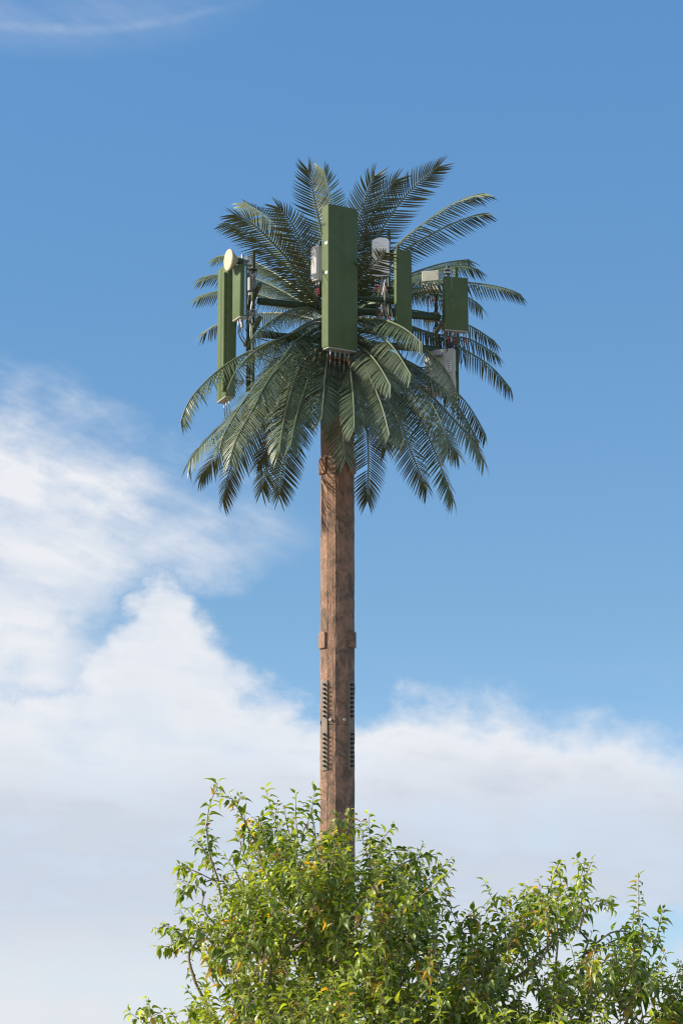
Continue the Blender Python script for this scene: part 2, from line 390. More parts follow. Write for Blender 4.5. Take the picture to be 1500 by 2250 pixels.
def frond(pts, sgn, Lm=2.95, dY=None, ease=None, roll=0, Y0=PY, width=1.0, face=None):
    n2 = [Vector((x, y, 0)) for x, y in pts]
    seg = [0]
    for i in range(1, len(n2)): seg.append(seg[-1]+(n2[i]-n2[i-1]).length)
    l2 = seg[-1]/133.0
    if dY is None: dY = math.sqrt(max(Lm*Lm-l2*l2, 0.35**2))
    droop = pts[-1][1] > pts[0][1] + 40
    dx_, dy_ = abs(pts[-1][0]-pts[0][0]), abs(pts[-1][1]-pts[0][1]); flat = dy_ < dx_*.9
    if face is None and flat: face = .06
    e = ease if ease else (1.5 if droop else 1.05)
    w = []
    for q, s in zip(pts, seg):
        t = s/seg[-1]; gfrac = 1-(1-t)**e
        w.append(P(q[0], q[1], Y0 + sgn*(0.12+dY*gfrac)))
    c = catmull(w, 14)
    # arc length resample
    ls = [0]
    for i in range(1, len(c)): ls.append(ls[-1]+(c[i]-c[i-1]).length)
    T = ls[-1]*0.968
    def at(s):
        s = min(max(s, 0), T)
        for i in range(1, len(c)):
            if ls[i] >= s:
                k = (s-ls[i-1])/max(ls[i]-ls[i-1], 1e-9); return c[i-1].lerp(c[i], k)
        return c[-1]
    def tan(s): return (at(min(s+.06, T))-at(max(s-.06, 0))).normalized()
    h = c[-1]-c[0]; h.z = 0
    side0 = h.normalized().cross(Vector((0,0,1)))
    vw = (c[len(c)//2]-Vector((0,0,CAMZ))).normalized(); ip = vw.cross((c[-1]-c[0]).normalized())
    if ip.length > .2:
        ip.normalize()
        if ip.dot(side0) < 0: ip = -ip
        side0 = side0.lerp(ip, face if face is not None else (.22 if droop else .5)).normalized()
    if roll: side0 = Matrix.Rotation(R(roll), 3, (c[-1]-c[0]).normalized()) @ side0
    tone0 = rnd.uniform(.05, .9)
    if flat: width *= .84
    b = MB(); tones = []
    rp = [at(T*k/22) for k in range(23)]
    b.tube(rp, [0.024*(1-0.75*k/22)+0.003 for k in range(23)], 5); tones += [0.75]*len(b.v)
    s = T*0.13; step = 0.047 if flat or not droop else .043
    k = 0
    while s < T-0.01:
        t = s/T; p = at(s); tv = tan(s)
        sd_ = (side0 - tv*side0.dot(tv)).normalized(); nv = sd_.cross(tv)
        ln = 0.415*width*(0.55+0.45*min(1, t/0.25))*(1-0.36*max(0, (t-.7)/.3)**1.3)
        fwd = R(20 + 16*t + 34*max(0,(t-.8)/.2)**1.5)
        for sg in (-1, 1):
            a = fwd + R(rnd.gauss(0, 1.6)); lift = R(rnd.gauss(-24 if flat else (-7 if t > .2 else -2) if droop else 12-22*t, 2.8))
            if rnd.random() < .02: lift -= R(25)
            if rnd.random() < .02: continue
            l_ = ln*rnd.uniform(.95, 1.04)
            d = (sd_*sg*math.cos(a)+tv*math.sin(a)); d = (d*math.cos(lift)+nv*math.sin(lift)).normalized()
            wv = (tv - d*tv.dot(d)).normalized(); wv = (wv*0.93 + nv*0.35*sg*0+nv*rnd.uniform(.15,.38)).normalized()
            fn = d.cross(wv)
            if fn.dot(nv) < 0: fn = -fn
            vs = []; ww = 0.0142*width*rnd.uniform(.93, 1.07)
            for q, wd in ((0, .45), (.22, 1.0), (.5, .95), (.78, .6)):
                c_ = p + d*l_*q + tv*(l_*0.10*q*q) - nv*(l_*0.20*q*q)
                vs += [c_-wv*ww*wd, c_-fn*ww*wd*0.35, c_+wv*ww*wd]
            vs.append(p + d*l_ + tv*l_*0.13 - nv*l_*0.24)
            fs = []
            for j in range(3):
                o_ = j*3; fs += [[o_, o_+1, o_+4, o_+3], [o_+1, o_+2, o_+5, o_+4]]
            fs += [[9,10,12], [10,11,12]]
            if d.cross(wv).dot(nv) > 0: fs = [f[::-1] for f in fs]
            b.add(vs, fs); tt = min(1, max(0, tone0+rnd.gauss(0, .13))); tones += [tt]*13
        s += step*rnd.uniform(.97, 1.03)*(1 if t < .85 else .8); k += 1
    o = b.build('frond', fr, tower, at=c[0], smooth=True)
    ca = o.data.color_attributes.new('tone', 'FLOAT_COLOR', 'POINT')
    arr = np.ones((len(tones), 4), dtype=np.float32); arr[:, 0] = tones; ca.data.foreach_set('color', arr.ravel())
    return o
FR = [
 # upper fan, behind
 ([(738,690),(716,560),(694,455),(682,393),(674,364)], -1, dict(dY=.6, Y0=PY+.5)),
 ([(742,690),(738,540),(727,447),(717,395),(708,364)], 1, dict(dY=0.5)),
 ([(735,690),(697,633),(673,561),(640,490),(606,450)], -1, dict(dY=1.3)),
 ([(732,695),(690,600),(640,535),(590,480),(527,438)], 1),
 ([(730,695),(700,660),(647,588),(593,527),(550,489),(505,468)], -1, dict(dY=1.0)),
 ([(728,698),(690,650),(640,598),(583,545),(540,508),(487,486)], -1, dict(dY=1.5)),
 ([(728,700),(687,655),(647,623),(593,596),(550,578)], 1, dict(dY=1.9)),
 ([(726,705),(681,668),(647,655),(607,636),(558,622)], 1, dict(dY=2.2)),
 ([(725,705),(640,650),(560,612),(480,603),(428,614)], 1, dict(dY=1.2)),
 ([(725,708),(640,672),(560,645),(480,640),(423,656)], 1, dict(dY=1.2)),
 ([(724,712),(640,690),(560,690),(487,708),(435,738)], 1, dict(dY=1.6)),
 ([(728,700),(640,625),(560,575),(500,562),(465,566)], 1, dict(dY=1.6)),
 # front left, arching over
 ([(712,692),(672,676),(620,690),(575,720),(545,752)], -1, dict(dY=1.7)),
 ([(710,700),(680,708),(633,736),(567,763),(487,808),(420,875),(392,941)], -1, dict(dY=1.0)),
 ([(712,710),(690,712),(640,733),(567,767),(520,813),(495,868)], -1, dict(dY=1.9)),
 ([(716,735),(690,745),(620,800),(540,880),(480,940),(433,990),(403,1035)], -1, dict(dY=0.8)),
 ([(720,745),(650,810),(560,905),(473,1005),(433,1058)], 1, dict(dY=1.3)),
 ([(714,722),(690,728),(620,790),(567,840),(529,891),(492,955),(480,1000)], -1, dict(dY=1.6)),
 ([(714,730),(700,732),(647,773),(593,832),(555,900),(519,965),(500,1030)], -1, dict(dY=1.9)),
 ([(722,760),(680,800),(607,891),(560,950),(508,1027),(487,1115)], 1, dict(dY=1.3)),
 ([(725,780),(670,850),(609,960),(585,1035),(572,1093)], 1, dict(dY=1.8)),
 ([(728,790),(675,880),(636,973),(620,1032),(612,1104)], -1, dict(dY=0.02, face=.8)),
 ([(716,715),(687,726),(647,752),(612,800),(583,845),(562,882)], -1, dict(dY=2.1)),
 ([(718,725),(680,758),(645,840),(622,930),(612,1008)], -1, dict(dY=2.1)),
 ([(720,735),(703,765),(672,848),(650,920),(636,992)], -1, dict(dY=2.1)),
 ([(735,740),(722,772),(714,830),(710,880),(706,930)], -1, dict(dY=2.0)),
 ([(738,760),(742,830),(748,907),(754,965),(760,1022)], -1, dict(dY=1.9)),
 # front right
 ([(748,745),(764,775),(772,830),(777,885),(778,950)], -1, dict(dY=2.1)),
 ([(755,780),(790,860),(805,940),(809,1010),(807,1112)], 1, dict(dY=1.6)),
 ([(752,740),(785,775),(815,835),(838,890),(858,966)], -1, dict(dY=2.0)),
 ([(755,735),(785,758),(812,778),(838,812),(862,855)], -1, dict(dY=2.3)),
 ([(760,695),(795,698),(844,703),(890,723),(933,760)], -1, dict(dY=2.2)),
 ([(758,700),(790,710),(825,728),(864,764),(908,832)], -1, dict(dY=2.1)),
 ([(762,700),(830,712),(890,740),(935,768),(984,820),(1010,885)], -1, dict(dY=1.4)),
 ([(765,700),(870,708),(960,740),(1026,772),(1082,809),(1131,866)], 1, dict(dY=0.8)),
 ([(766,706),(880,715),(960,735),(1030,745),(1103,787)], 1, dict(dY=1.2)),
 ([(766,698),(860,680),(950,690),(1030,715),(1097,757)], 1, dict(dY=1.6)),
 ([(762,730),(840,765),(950,825),(1006,866),(1040,908),(1073,968)], 1, dict(dY=1.1)),
 ([(762,740),(850,775),(930,820),(990,870),(1034,940),(1058,985)], -1, dict(dY=0.7)),
 ([(762,735),(800,755),(870,805),(942,866),(998,925),(1040,972),(1069,1028)], -1, dict(dY=1.0)),
 ([(760,725),(800,745),(872,798),(917,846),(956,902),(978,960),(984,1012)], -1, dict(dY=1.6)),
 ([(760,740),(830,790),(910,870),(960,930),(1012,1010)], 1, dict(dY=1.5)),
 ([(758,760),(820,820),(872,910),(906,1000),(942,1089)], 1, dict(dY=1.2)),
 ([(758,745),(820,785),(872,840),(920,915),(960,1005),(1000,1112)], -1, dict(dY=0.9)),
 ([(755,750),(795,785),(835,845),(868,910),(890,985)], -1, dict(dY=1.8)),
 # upper right
 ([(752,690),(772,560),(790,480),(812,410),(828,376)], -1, dict(dY=.9, Y0=PY+.5)),
 ([(752,690),(782,560),(816,474),(845,425),(879,386)], -1, dict(dY=.8, Y0=PY+.6)),
 ([(755,690),(790,585),(850,486),(894,427),(939,385),(974,358)], -1, dict(dY=.8, Y0=PY+.5, face=.7)),
 ([(758,692),(800,620),(872,539),(956,472),(1020,436),(1078,422)], -1, dict(dY=.7, Y0=PY+.6)),
 ([(758,694),(810,620),(870,562),(960,508),(1030,477),(1080,466)], -1, dict(dY=.9, Y0=PY+.7, face=.25)),
 ([(760,696),(830,635),(906,600),(975,578),(1040,569)], 1, dict(dY=1.8)),
 ([(760,698),(850,630),(940,596),(1010,583),(1062,596)], 1, dict(dY=1.5)),
 ([(762,700),(850,640),(950,618),(1040,622),(1110,634),(1156,653)], 1, dict(dY=0.7)),
 ([(762,700),(850,660),(940,642),(1020,650),(1068,684)], 1, dict(dY=1.9)),
 ([(758,694),(775,640),(800,602),(825,575),(852,550)], -1, dict(dY=1.6)),
 ([(762,700),(840,655),(900,635),(960,645),(1000,690)], 1, dict(dY=2.3)),
 # behind, filling the heart of the crown
 ([(740,720),(690,715),(640,735),(600,780),(575,850)], 1, dict(dY=2.4)),
 ([(741,730),(700,760),(665,810),(645,870),(632,930)], 1, dict(dY=2.3)),
 ([(742,730),(790,765),(840,820),(868,870),(885,930)], 1, dict(dY=2.3)),
 ([(742,750),(780,800),(812,870),(838,930),(850,1000)], 1, dict(dY=2.0)),
 ([(740,750),(690,810),(640,890),(600,960),(560,1030)], 1, dict(dY=1.6)),
 ([(740,740),(680,780),(600,850),(540,930),(500,985)], 1, dict(dY=1.5)),
 ([(744,760),(724,810),(722,850),(728,880),(738,905)], -1, dict(dY=1.3)),
 ([(746,765),(760,805),(780,850),(795,900),(800,940)], -1, dict(dY=1.5)),
]
for f in FR:
    frond(f[0], f[1], **(f[2] if len(f) > 2 else {}))

# ------------------------------------------------------------------ antennas
def rrect(w, d, r, n=5):
    """front at -y; the front corners are rounder than the back ones"""
    pts = []
    for cx, cy, a0, rr in ((w/2, -d/2, -90, r), (w/2, d/2, 0, .012), (-w/2, d/2, 90, .012), (-w/2, -d/2, 180, r)):
        sx = math.copysign(1, cx); sy = math.copysign(1, cy)
        for k in range(n+1):
            a = R(a0+90*k/n); pts.append((cx-sx*rr+math.cos(a)*rr, cy-sy*rr+math.sin(a)*rr))
    return pts
def prism(b, prof, z0, z1, rot, o, mi=0, bev=0.012, ridge=None):
    n = len(prof); rows = [(z0, 1-bev*4), (z0+bev, 1), (z1-bev, 1), (z1, 1-bev*4)]
    vs = []
    for z, s in rows:
        for x, y in prof: vs.append(o + rot@Vector((x*s, y*s, 0)) + Vector((0,0,z)))
    fs = []
    for j in range(3):
        for k in range(n): fs.append([j*n+k, j*n+(k+1)%n, (j+1)*n+(k+1)%n, (j+1)*n+k])
    fs += [list(range(n))[::-1], [3*n+k for k in range(n)]]
    b.add(vs, fs, mi)
def panel(px, y0, y1, Y, yaw, w, d, label, r=0.05, cablesn=4, group='panel antennas around the tower head', pipe=True, body=GREEN, red=True, clen=0.35, ribs=True):
    rot = yawm(R(yaw)); c = P(px, (y0+y1)/2, Y); z1 = P(px, y0, Y).z; z0 = P(px, y1, Y).z
    o = thing('panel_antenna', label, 'antenna', (c.x, c.y, z0), group); o0 = Vector((c.x, c.y, 0))
    b = MB(); prism(b, rrect(w, d, r), z0+.012, z1, rot, o0)
    if ribs:   # shallow raised rails down the face
        for x in (-w*.08, w*.02): b.box(o0+rot@Vector((x, -d/2+.001, 0))+Vector((0,0,(z0+z1)/2)), (.016,.012,z1-z0-.05), rot, bev=.004)
    b.build('radome', body, o, at=(c.x, c.y, z0), smooth=True)
    b = MB(); prism(b, rrect(w*.96, d*.94, r*.9), z0-.006, z0+.016, rot, o0, bev=.003); b.build('end_cap', GREY, o, at=(c.x, c.y, z0))
    for q in range(cablesn):
        x = (q+.5)/cablesn*w*.8-w*.4+rnd.uniform(-.01,.01)
        s = o0+rot@Vector((x, rnd.uniform(-.03,.03), 0))+Vector((0,0,z0-.004))
        b = MB(); b.tube([s, s-Vector((0,0,.09))], .011, 6, 1)
        e = s-Vector((0,0,.09)); bx = rot@Vector((rnd.uniform(-.06,.06), d*.5+.12, 0))
        pts = [e, e-Vector((0,0,clen*.45))+bx*.1, e-Vector((0,0,clen*.8))+bx*.5, e-Vector((0,0,clen))+bx]
        b.tube(catmull(pts, 4), .008, 6, 0)
        if red and q % 2 == 0:
            for k in range(3):
                t = e-Vector((0,0,.02+.035*k))+bx*.02; b.tube([t, t-Vector((0,0,.022))], .0125, 6, 2)
        b.build('jumper_cable', [BLACK, ZINC, REDT], o)
    if pipe:
        for zz in (z0+(z1-z0)*.14, z0+(z1-z0)*.86):
            b = MB(); q = o0+rot@Vector((0, d/2+.04, 0))+Vector((0,0,zz))
            b.box(q, (.12,.09,.05), rot, bev=.006); b.box(q+rot@Vector((0,.035,0)), (.20,.02,.08), rot, bev=.004)
            for sx in (-.08,.08): b.tube([q+rot@Vector((sx,-.02,0)), q+rot@Vector((sx,.16,0))], .008, 6)
            b.box(q+rot@Vector((0,.14,0)), (.20,.02,.08), rot, bev=.004)
            b.build('clamp_bracket', ZINC, o, at=q)
    return o, o0, rot, z0, z1
CA = panel(746.5, 457, 771, PY-1.35, 32, .575, .20, 'largest dark green panel antenna, standing in front of the mast head', r=.022, cablesn=5, clen=.5)
for y in (541, 606):
    b = MB(); rot = CA[2]; b.box(CA[1]+rot@Vector((-.575/2-.001, -.045, 0))+Vector((0,0,P(709,y,PY-1.35).z)), (.006,.085,.045), rot); b.build('white_tag', WHITE, CA[0])
b = MB(); q = CA[1]+CA[2]@Vector((.575/2,0,0)); z = P(783,478,PY-1.35).z; b.tube([q+Vector((-.02,0,z)), q+CA[2]@Vector((.05,0,0))+Vector((0,0,z))], .025, 10); b.build('knob', BLACK, CA[0])
LA = panel(497, 588, 879, PY-.35, -70, .52, .17, 'tall green panel antenna at the far left, reaching down lowest of the left pair', r=.05, cablesn=3, red=False)
# the same antenna carries a second narrower rail of radome
b = MB(); prism(b, rrect(.10,.06,.02), LA[3]+.1, LA[4]-.16, LA[2], LA[1]+LA[2]@Vector((.20,-.10,0))); b.build('side_radome', GREEN, LA[0])
LB = panel(527, 586, 702, PY-1.15, -66, .34, .14, 'short green panel antenna on the left, just under the round dish', r=.03, cablesn=3, red=False, ribs=False)
b = MB(); q = LB[1]+LB[2]@Vector((.173,.02,0)); b.box(q+Vector((0,0,(LB[3]+LB[4])/2)), (.012,.03,LB[4]-LB[3]-.06), LB[2]); b.build('edge_rail', ALU, LB[0])
RA = panel(885, 553, 742, PY-.55, 20, .285, .10, 'narrow green panel antenna right of the silver radio box', r=.02, cablesn=3, ribs=False)
RB = panel(1000, 611, 729, PY+.35, 18, .43, .13, 'squarish green panel antenna at the far right, with rounded corners', r=.03, cablesn=5, clen=.4, ribs=False)
for x, y in ((988, 660), (992, 673)):
    b = MB(); b.box(RB[1]+RB[2]@Vector(((x-1000)/133, -.069, 0))+Vector((0,0,P(1000,y,PY+.3).z)), (.02,.006,.012), RB[2]@Matrix.Rotation(R(35),3,'Y')); b.build('paint_scuff', GREY, RB[0])
b = MB(); b.box(RB[1]+RB[2]@Vector((-.09,-.067,0))+Vector((0,0,P(1000,623,PY+.3).z)), (.008,.006,.22), RB[2])
b.build('paint_scuff', GREY, RB[0])
RC = panel(967, 770, 868, PY+.45, 160, .52, .14, 'cream panel antenna seen from behind, low on the right among the fronds', r=.03, cablesn=2, body=CREAM, ribs=False)
b = MB(); b.box(RC[1]+RC[2]@Vector((-.17,.073,0))+Vector((0,0,P(967,806,PY+.38).z)), (.09,.004,.17), RC[2]); 
b.box(RC[1]+RC[2]@Vector((-.19,.076,0))+Vector((0,0,P(967,821,PY+.38).z)), (.02,.004,.014), RC[2], mi=1)
for k in range(5): b.box(RC[1]+RC[2]@Vector((-.17+rnd.uniform(-.01,.01),.076,0))+Vector((0,0,P(967,796+k*4.5,PY+.38).z)), (rnd.uniform(.03,.06),.004,.008), RC[2], mi=2)
b.build('sticker', [WHITE, REDT, BLACK], RC[0])

# radio boxes
def radio(px, y0, y1, Y, yaw, w, d, label, m, fins=False, round_top=False, dots=False, cables=3, clen=.35, red=True):
    rot = yawm(R(yaw)); c = P(px, (y0+y1)/2, Y); z1 = P(px, y0, Y).z; z0 = P(px, y1, Y).z
    o = thing('radio_unit', label, 'radio unit', (c.x, c.y, z0), 'radio boxes behind the antennas'); o0 = Vector((c.x, c.y, 0))
    b = MB(); zc = (z0+z1)/2
    if round_top:
        prof = []; hh = z1-z0
        for k in range(13):
            a = math.pi*k/12; prof.append((-math.cos(a)*w/2, z1-.07+math.sin(a)*.07))
        prof = [(-w/2, z0)] + prof + [(w/2, z0)]
        n = len(prof)
        vs = [o0+rot@Vector((x,-d/2,0))+Vector((0,0,z)) for x, z in prof]+[o0+rot@Vector((x,d/2,0))+Vector((0,0,z)) for x, z in prof]
        fs = [list(range(n)), list(range(n,2*n))[::-1]]+[[k,(k+1)%n,(k+1)%n+n,k+n] for k in range(n)]
        b.add(vs, fs)
    else: b.box(o0+Vector((0,0,zc)), (w,d,z1-z0), rot, bev=.012)
    ho = b.build('housing', m, o, at=(c.x,c.y,z0), smooth=round_top)
    if fins:
        b = MB(); n = int(w/.022)
        for k in range(n):
            b.box(o0+rot@Vector((-w/2+.02+k*(w-.04)/(n-1), -d/2-.012, 0))+Vector((0,0,zc)), (.006,.024,(z1-z0)*.9), rot)
        b.build('cooling_fins', m, o, at=(c.x,c.y,zc))
    if dots:
        for i in range(6):
            for j in range(3):
                q = o0+rot@Vector((-w*.36+i*w*.14+(j%2)*.015, -d/2-.001, 0))+Vector((0,0,z1-.13-j*.045)); b = MB(); b.tube([q, q+rot@Vector((0,-.004,0))], .007, 6); b.build('rivet', WHITE, ho, at=q)
    b = MB(); b.box(o0+rot@Vector((0,d/2+.03,0))+Vector((0,0,zc)), (.08,.06,(z1-z0)*.6), rot, bev=.005); b.build('mounting_bracket', ZINC, o)
    for q in range(cables):
        s = o0+rot@Vector(((q+.5)/cables*w*.8-w*.4, 0, 0))+Vector((0,0,z0+.004)); e = s-Vector((0,0,.07))
        b = MB(); b.tube([s, e], .011, 6, 1)
        pts = [e, e-Vector((rnd.uniform(-.04,.04),0,clen*.5)), e-Vector((rnd.uniform(-.06,.06),-.05,clen))]
        b.tube(catmull(pts, 5), .008, 6, 0)
        if red:
            for k in range(3): t = e-Vector((0,0,.06+.04*k)); b.tube([t, t-Vector((0,0,.025))], .0125, 6, 2)
        b.build('cable', [BLACK, ZINC, REDT], o)
    return o, o0, rot, z0, z1
radio(837, 524, 609, PY-.25, -12, .29, .10, 'silver radio box with rounded top and white rivets, left of the narrow antenna', ALU, round_top=True, dots=True, cables=5, clen=.5)
radio(698, 542, 618, PY-.95, -50, .16, .13, 'pale radio box tucked behind the left edge of the largest antenna', WHITE, fins=True, cables=3, clen=.4)
radio(947, 597, 640, PY+.8, -14, .30, .14, 'cream radio box behind the top of the squarish antenna on the right', CREAM, cables=2)
radio(948, 688, 706, PY+1.2, -10, .28, .14, 'small grey finned radio box between the two right-hand antennas', GREY, fins=True, cables=2)
radio(549, 606, 640, PY-.85, -40, .10, .10, 'small pale radio box behind the short left antenna', GREY, cables=2, red=False)
radio(506, 786, 812, PY-.15, -30, .10, .10, 'small silver box strapped low on the tall left antenna', ALU, cables=2, red=False)

# microwave dish
dc = P(503, 571, PY-1.25); dax = Vector((-math.cos(R(25)), -math.sin(R(25)), 0.0))
dish = thing('microwave_dish', 'round tan dish with a cone back, on top of the left antenna mount', 'dish antenna', dc)
b = MB(); prof = [(0.20,0.0),(0.205,0.165),(0.19,0.178),(0.165,0.18),(0.10,0.10),(0.06,0.055),(0.0,0.045)]
cb = dc
pts = []; rs = []
for s_, r_ in ((-.005,.12),(0,.172),(.012,.182),(.03,.180),(.075,.135),(.12,.09),(.15,.07)):
    pts.append(cb - dax*s_ + dax*.02); rs.append(r_)
b.tube(pts, rs, 32); b.build('reflector', TAN, dish, at=cb, smooth=True)
b = MB(); b.tube([cb-dax*.125, cb-dax*.20], .05, 16); b.box(cb-dax*.22, (.07,.07,.10), yawm(R(-65)), bev=.01); b.build('feed_unit', DGREEN, dish, at=cb)
b = MB(); e = P(548, 573, PY-.95); b.tube([cb-dax*.22, e], .022, 8); b.box(e, (.10,.08,.16), bev=.01); b.build('dish_bracket', ZINC, dish, at=cb)

# pipes and arms of the tower
def pipe(a, c, r, name='mount_pipe', m=DGREEN, n=14): b = MB(); b.tube([a, c], r, n); return b.build(name, m, tower, smooth=True)
def vpipe(px, y0, y1, Y, r=.033, m=DGREEN): return pipe(P(px,y0,Y), Vector((*P(px,y0,Y)[:2], P(px,y1,Y).z)), r, m=m)
vpipe(557, 550, 850, PY-.75, .032); vpipe(548, 575, 860, PY-.35, .04); vpipe(533, 560, 720, PY-.95, .022, ZINC)
vpipe(516, 600, 830, PY-.1, .03)
vpipe(854, 506, 740, PY-.1, .028); vpipe(873, 540, 760, PY-.3, .03)
vpipe(983, 585, 800, PY+.6, .03); vpipe(1001, 588, 880, PY+.8, .036, GREEN); vpipe(957, 600, 860, PY+1.45, .03)
vpipe(742, 470, 790, PY-1.05, .04); vpipe(703, 530, 650, PY-.8, .025)
hub = Vector((pole_x, PY, pz(670))); hub2 = Vector((pole_x, PY, pz(742)))
def arm(end, from_, r=.055): return pipe(from_, end, r, 'mount_arm')
for zc, hb in ((668, hub), (742, hub2)):
    arm(Vector((P(568,zc,PY-.5).x, PY-.5, hb.z)), hb, .06)
    arm(Vector((P(965,zc,PY+.5).x, PY+.5, hb.z)), hb, .06)
    arm(Vector((P(742,zc,PY-1.0).x, PY-1.0, hb.z)), hb, .06)
# cross bars of each sector, parallel to the faces
def bar(a, c, z, r=.045): return pipe(Vector((a[0], a[1], z)), Vector((c[0], c[1], z)), r, 'cross_bar')
for z in (hub.z+.05, hub2.z+.05):
    bar((P(568,668,PY-1.25).x+.02, PY-1.3), (P(540,668,PY+.3).x, PY+.35), z)
    bar((P(700,668,PY-.8).x, PY-.85), (P(872,668,PY-.3).x, PY-.3), z)
    bar((P(985,668,PY+.55).x, PY+.45), (P(957,668,PY+1.5).x, PY+1.6), z)
for x, y, dy in ((557,600,-.75),(557,690,-.75),(557,780,-.75),(548,590,-.35),(548,700,-.35),(548,835,-.35),(533,585,-.95),(516,690,-.1),(516,800,-.1),(854,560,-.1),(854,640,-.1),
                (873,600,-.3),(983,600,.6),(983,740,.6),(1001,625,.8),(1001,745,.8),(957,700,1.45)):
    q = P(x, y, PY+dy); b = MB(); b.box(q, (.13,.10,.035), bev=.005); b.box(q+Vector((0,0,.06)), (.13,.10,.02), bev=.004)
    for sx in (-.05,.05): b.tube([q+Vector((sx,-.09,.03)), q+Vector((sx,.09,.03))], .008, 6)
    b.build('pipe_clamp', ZINC if rnd.random() < .6 else DGREEN, tower, at=q)
# hanging feeder cables at the head of the mast
for k in range(26):
    x = rnd.choice([550, 556, 545, 840, 846, 838, 850, 860, 985, 992, 975, 965, 760, 772, 720, 845, 835])
    Y = PY + (-.7 if x < 600 else .5 if x > 940 else -.35 if x > 800 else -.7) + rnd.uniform(-.12,.12)
    y0 = rnd.uniform(600, 650) if x < 900 else rnd.uniform(720, 745); y1 = y0 + rnd.uniform(70, 150)
    a = P(x+rnd.uniform(-4,4), y0, Y); c = P(x+rnd.uniform(-10,10), y1, Y); e = Vector((pole_x+(c.x-pole_x)*.35, PY+(Y-PY)*.4, c.z-.15))
    b = MB(); mid = (a+c)/2+Vector((rnd.uniform(-.08,.08), rnd.uniform(-.06,.06), 0))
    b.tube(catmull([a, mid, c, e], 6), .009, 6, 0)
    if k % 3 == 0 and x > 600:
        for j in range(4):
            t = c.lerp(mid, .15*j); t2 = c.lerp(mid, .15*j+.08); b.tube([t, t2], .013, 6, 1)
    b.build('feeder_cable', [rnd.choice([BLACK, BLACK, GREENC, ZINC]), REDT], tower)

# ------------------------------------------------------------------ broadleaf tree in front
TY = 18.0
rng = np.random.default_rng(5)
tree_base = Vector((P(860, 2250, TY).x, TY+.2, 0))
tree = thing('leafy_tree', 'leafy broadleaf tree with bright green and some yellow leaves, below the tall mast', 'tree', tree_base)
SC = TY/F
blobs = [(640,2020,150,120,1.0),(540,2130,110,150,.8),(800,2050,170,150,1.1),(680,1945,90,60,.6),(860,1960,70,50,.5),(620,1880,60,40,.4),
 (960,2190,190,95,1.0),(1110,2110,95,55,.6),(1220,2040,80,70,.6),(1290,2190,150,55,.8),(1400,2170,80,60,.5),(1245,2020,50,35,.4),
 (740,2330,330,200,1.4),(1150,2380,380,190,1.4),(1560,2340,180,160,.9),(480,2350,110,90,.7),(1410,2080,50,25,.3),(390,2330,80,60,.4),
 (720,2620,420,200,1.4),(1200,2650,420,200,1.4)]
vols = np.array([b_[2]*b_[3]*b_[4] for b_ in blobs]); vols = vols**.85; vols /= vols.sum()
ccen = P(850, 2350, TY)
shoots = []      # (base, dir, length, leaf density)
def vrand(): 
    q = rng.normal(size=3); return Vector(q/np.linalg.norm(q))
for _ in range(2550):
    bl = blobs[rng.choice(len(blobs), p=vols)]
    q = vrand(); rr = (rng.uniform(.12, 1))**(1/3.2)
    px = bl[0]+q.x*rr*bl[2]*.80; py = bl[1]-q.z*rr*bl[3]*.80; Y = TY+q.y*rr*bl[4]
    if py > 2620: continue
    p = P(px, py, Y); bc = P(bl[0], bl[1]+60, TY)
    o_ = (p-bc).normalized()
    d = (o_*.8+Vector((0,0,.55))+vrand()*.55).normalized()
    far = rr > .8 and rng.random() < .4
    shoots.append((p, d, rng.uniform(.28,.46) if far else rng.uniform(.12,.32), 1.0))
hero = [[(478,1930),(462,1880),(455,1820),(462,1765),(480,1728)], [(575,1870),(545,1820),(525,1780),(506,1748)], [(470,1900),(450,1870),(440,1850)],
 [(618,1860),(606,1810),(608,1765)], [(655,1850),(650,1800),(650,1745)], [(640,1850),(628,1800),(626,1770)], [(660,1840),(682,1790),(692,1730)], [(700,1870),(690,1820),(684,1780)],
 [(700,1860),(745,1815),(770,1782)], [(700,1850),(740,1835),(778,1818)], [(470,1935),(430,1915),(388,1900)], [(450,1960),(425,1945),(395,1960)], [(440,1940),(420,1915),(405,1905)],
 [(470,2060),(430,2040),(400,2045),(358,2030)], [(450,2060),(400,2065),(362,2085)], [(440,2040),(420,2025),(407,2018)],
 [(800,1900),(835,1850),(866,1812)], [(850,1920),(900,1890),(962,1876)], [(880,1960),(910,1960),(942,1968)], [(830,1900),(860,1870),(905,1870)],
 [(1030,2080),(1000,2020),(975,1965)], [(1010,2050),(1020,2020),(1045,2010)], [(1120,2060),(1110,2000),(1116,1962)], [(1150,2040),(1150,1990),(1150,1968)],
 [(1205,2020),(1210,1950),(1220,1908)], [(1262,2020),(1270,1950),(1284,1895)], [(1275,1990),(1285,1930),(1300,1892)], [(1280,2010),(1310,1980),(1328,1990)], [(1190,2010),(1185,1970),(1170,1962)],
 [(1280,2100),(1340,2050),(1390,2050),(1450,2070)], [(1320,2080),(1370,2060),(1410,2080)], [(1380,2220),(1395,2160),(1400,2110)], [(1450,2260),(1470,2180),(1495,2110)], [(1470,2260),(1480,2210),(1505,2150)],
 [(350,2330),(335,2250),(326,2192)], [(345,2330),(320,2260),(302,2235)], [(395,2330),(410,2260),(418,2210)], [(380,2320),(360,2270),(350,2240)],
 [(430,2160),(415,2100),(440,2060)], [(560,1860),(565,1840),(575,1820)], [(520,1900),(530,1860),(520,1830)], [(590,1870),(580,1830),(560,1800)]]
herocurves = []
for h in hero:
    Yh = TY + rng.uniform(-.35, .35)
    herocurves.append([P(x, y, Yh + .02*i) for i, (x, y) in enumerate(h)])
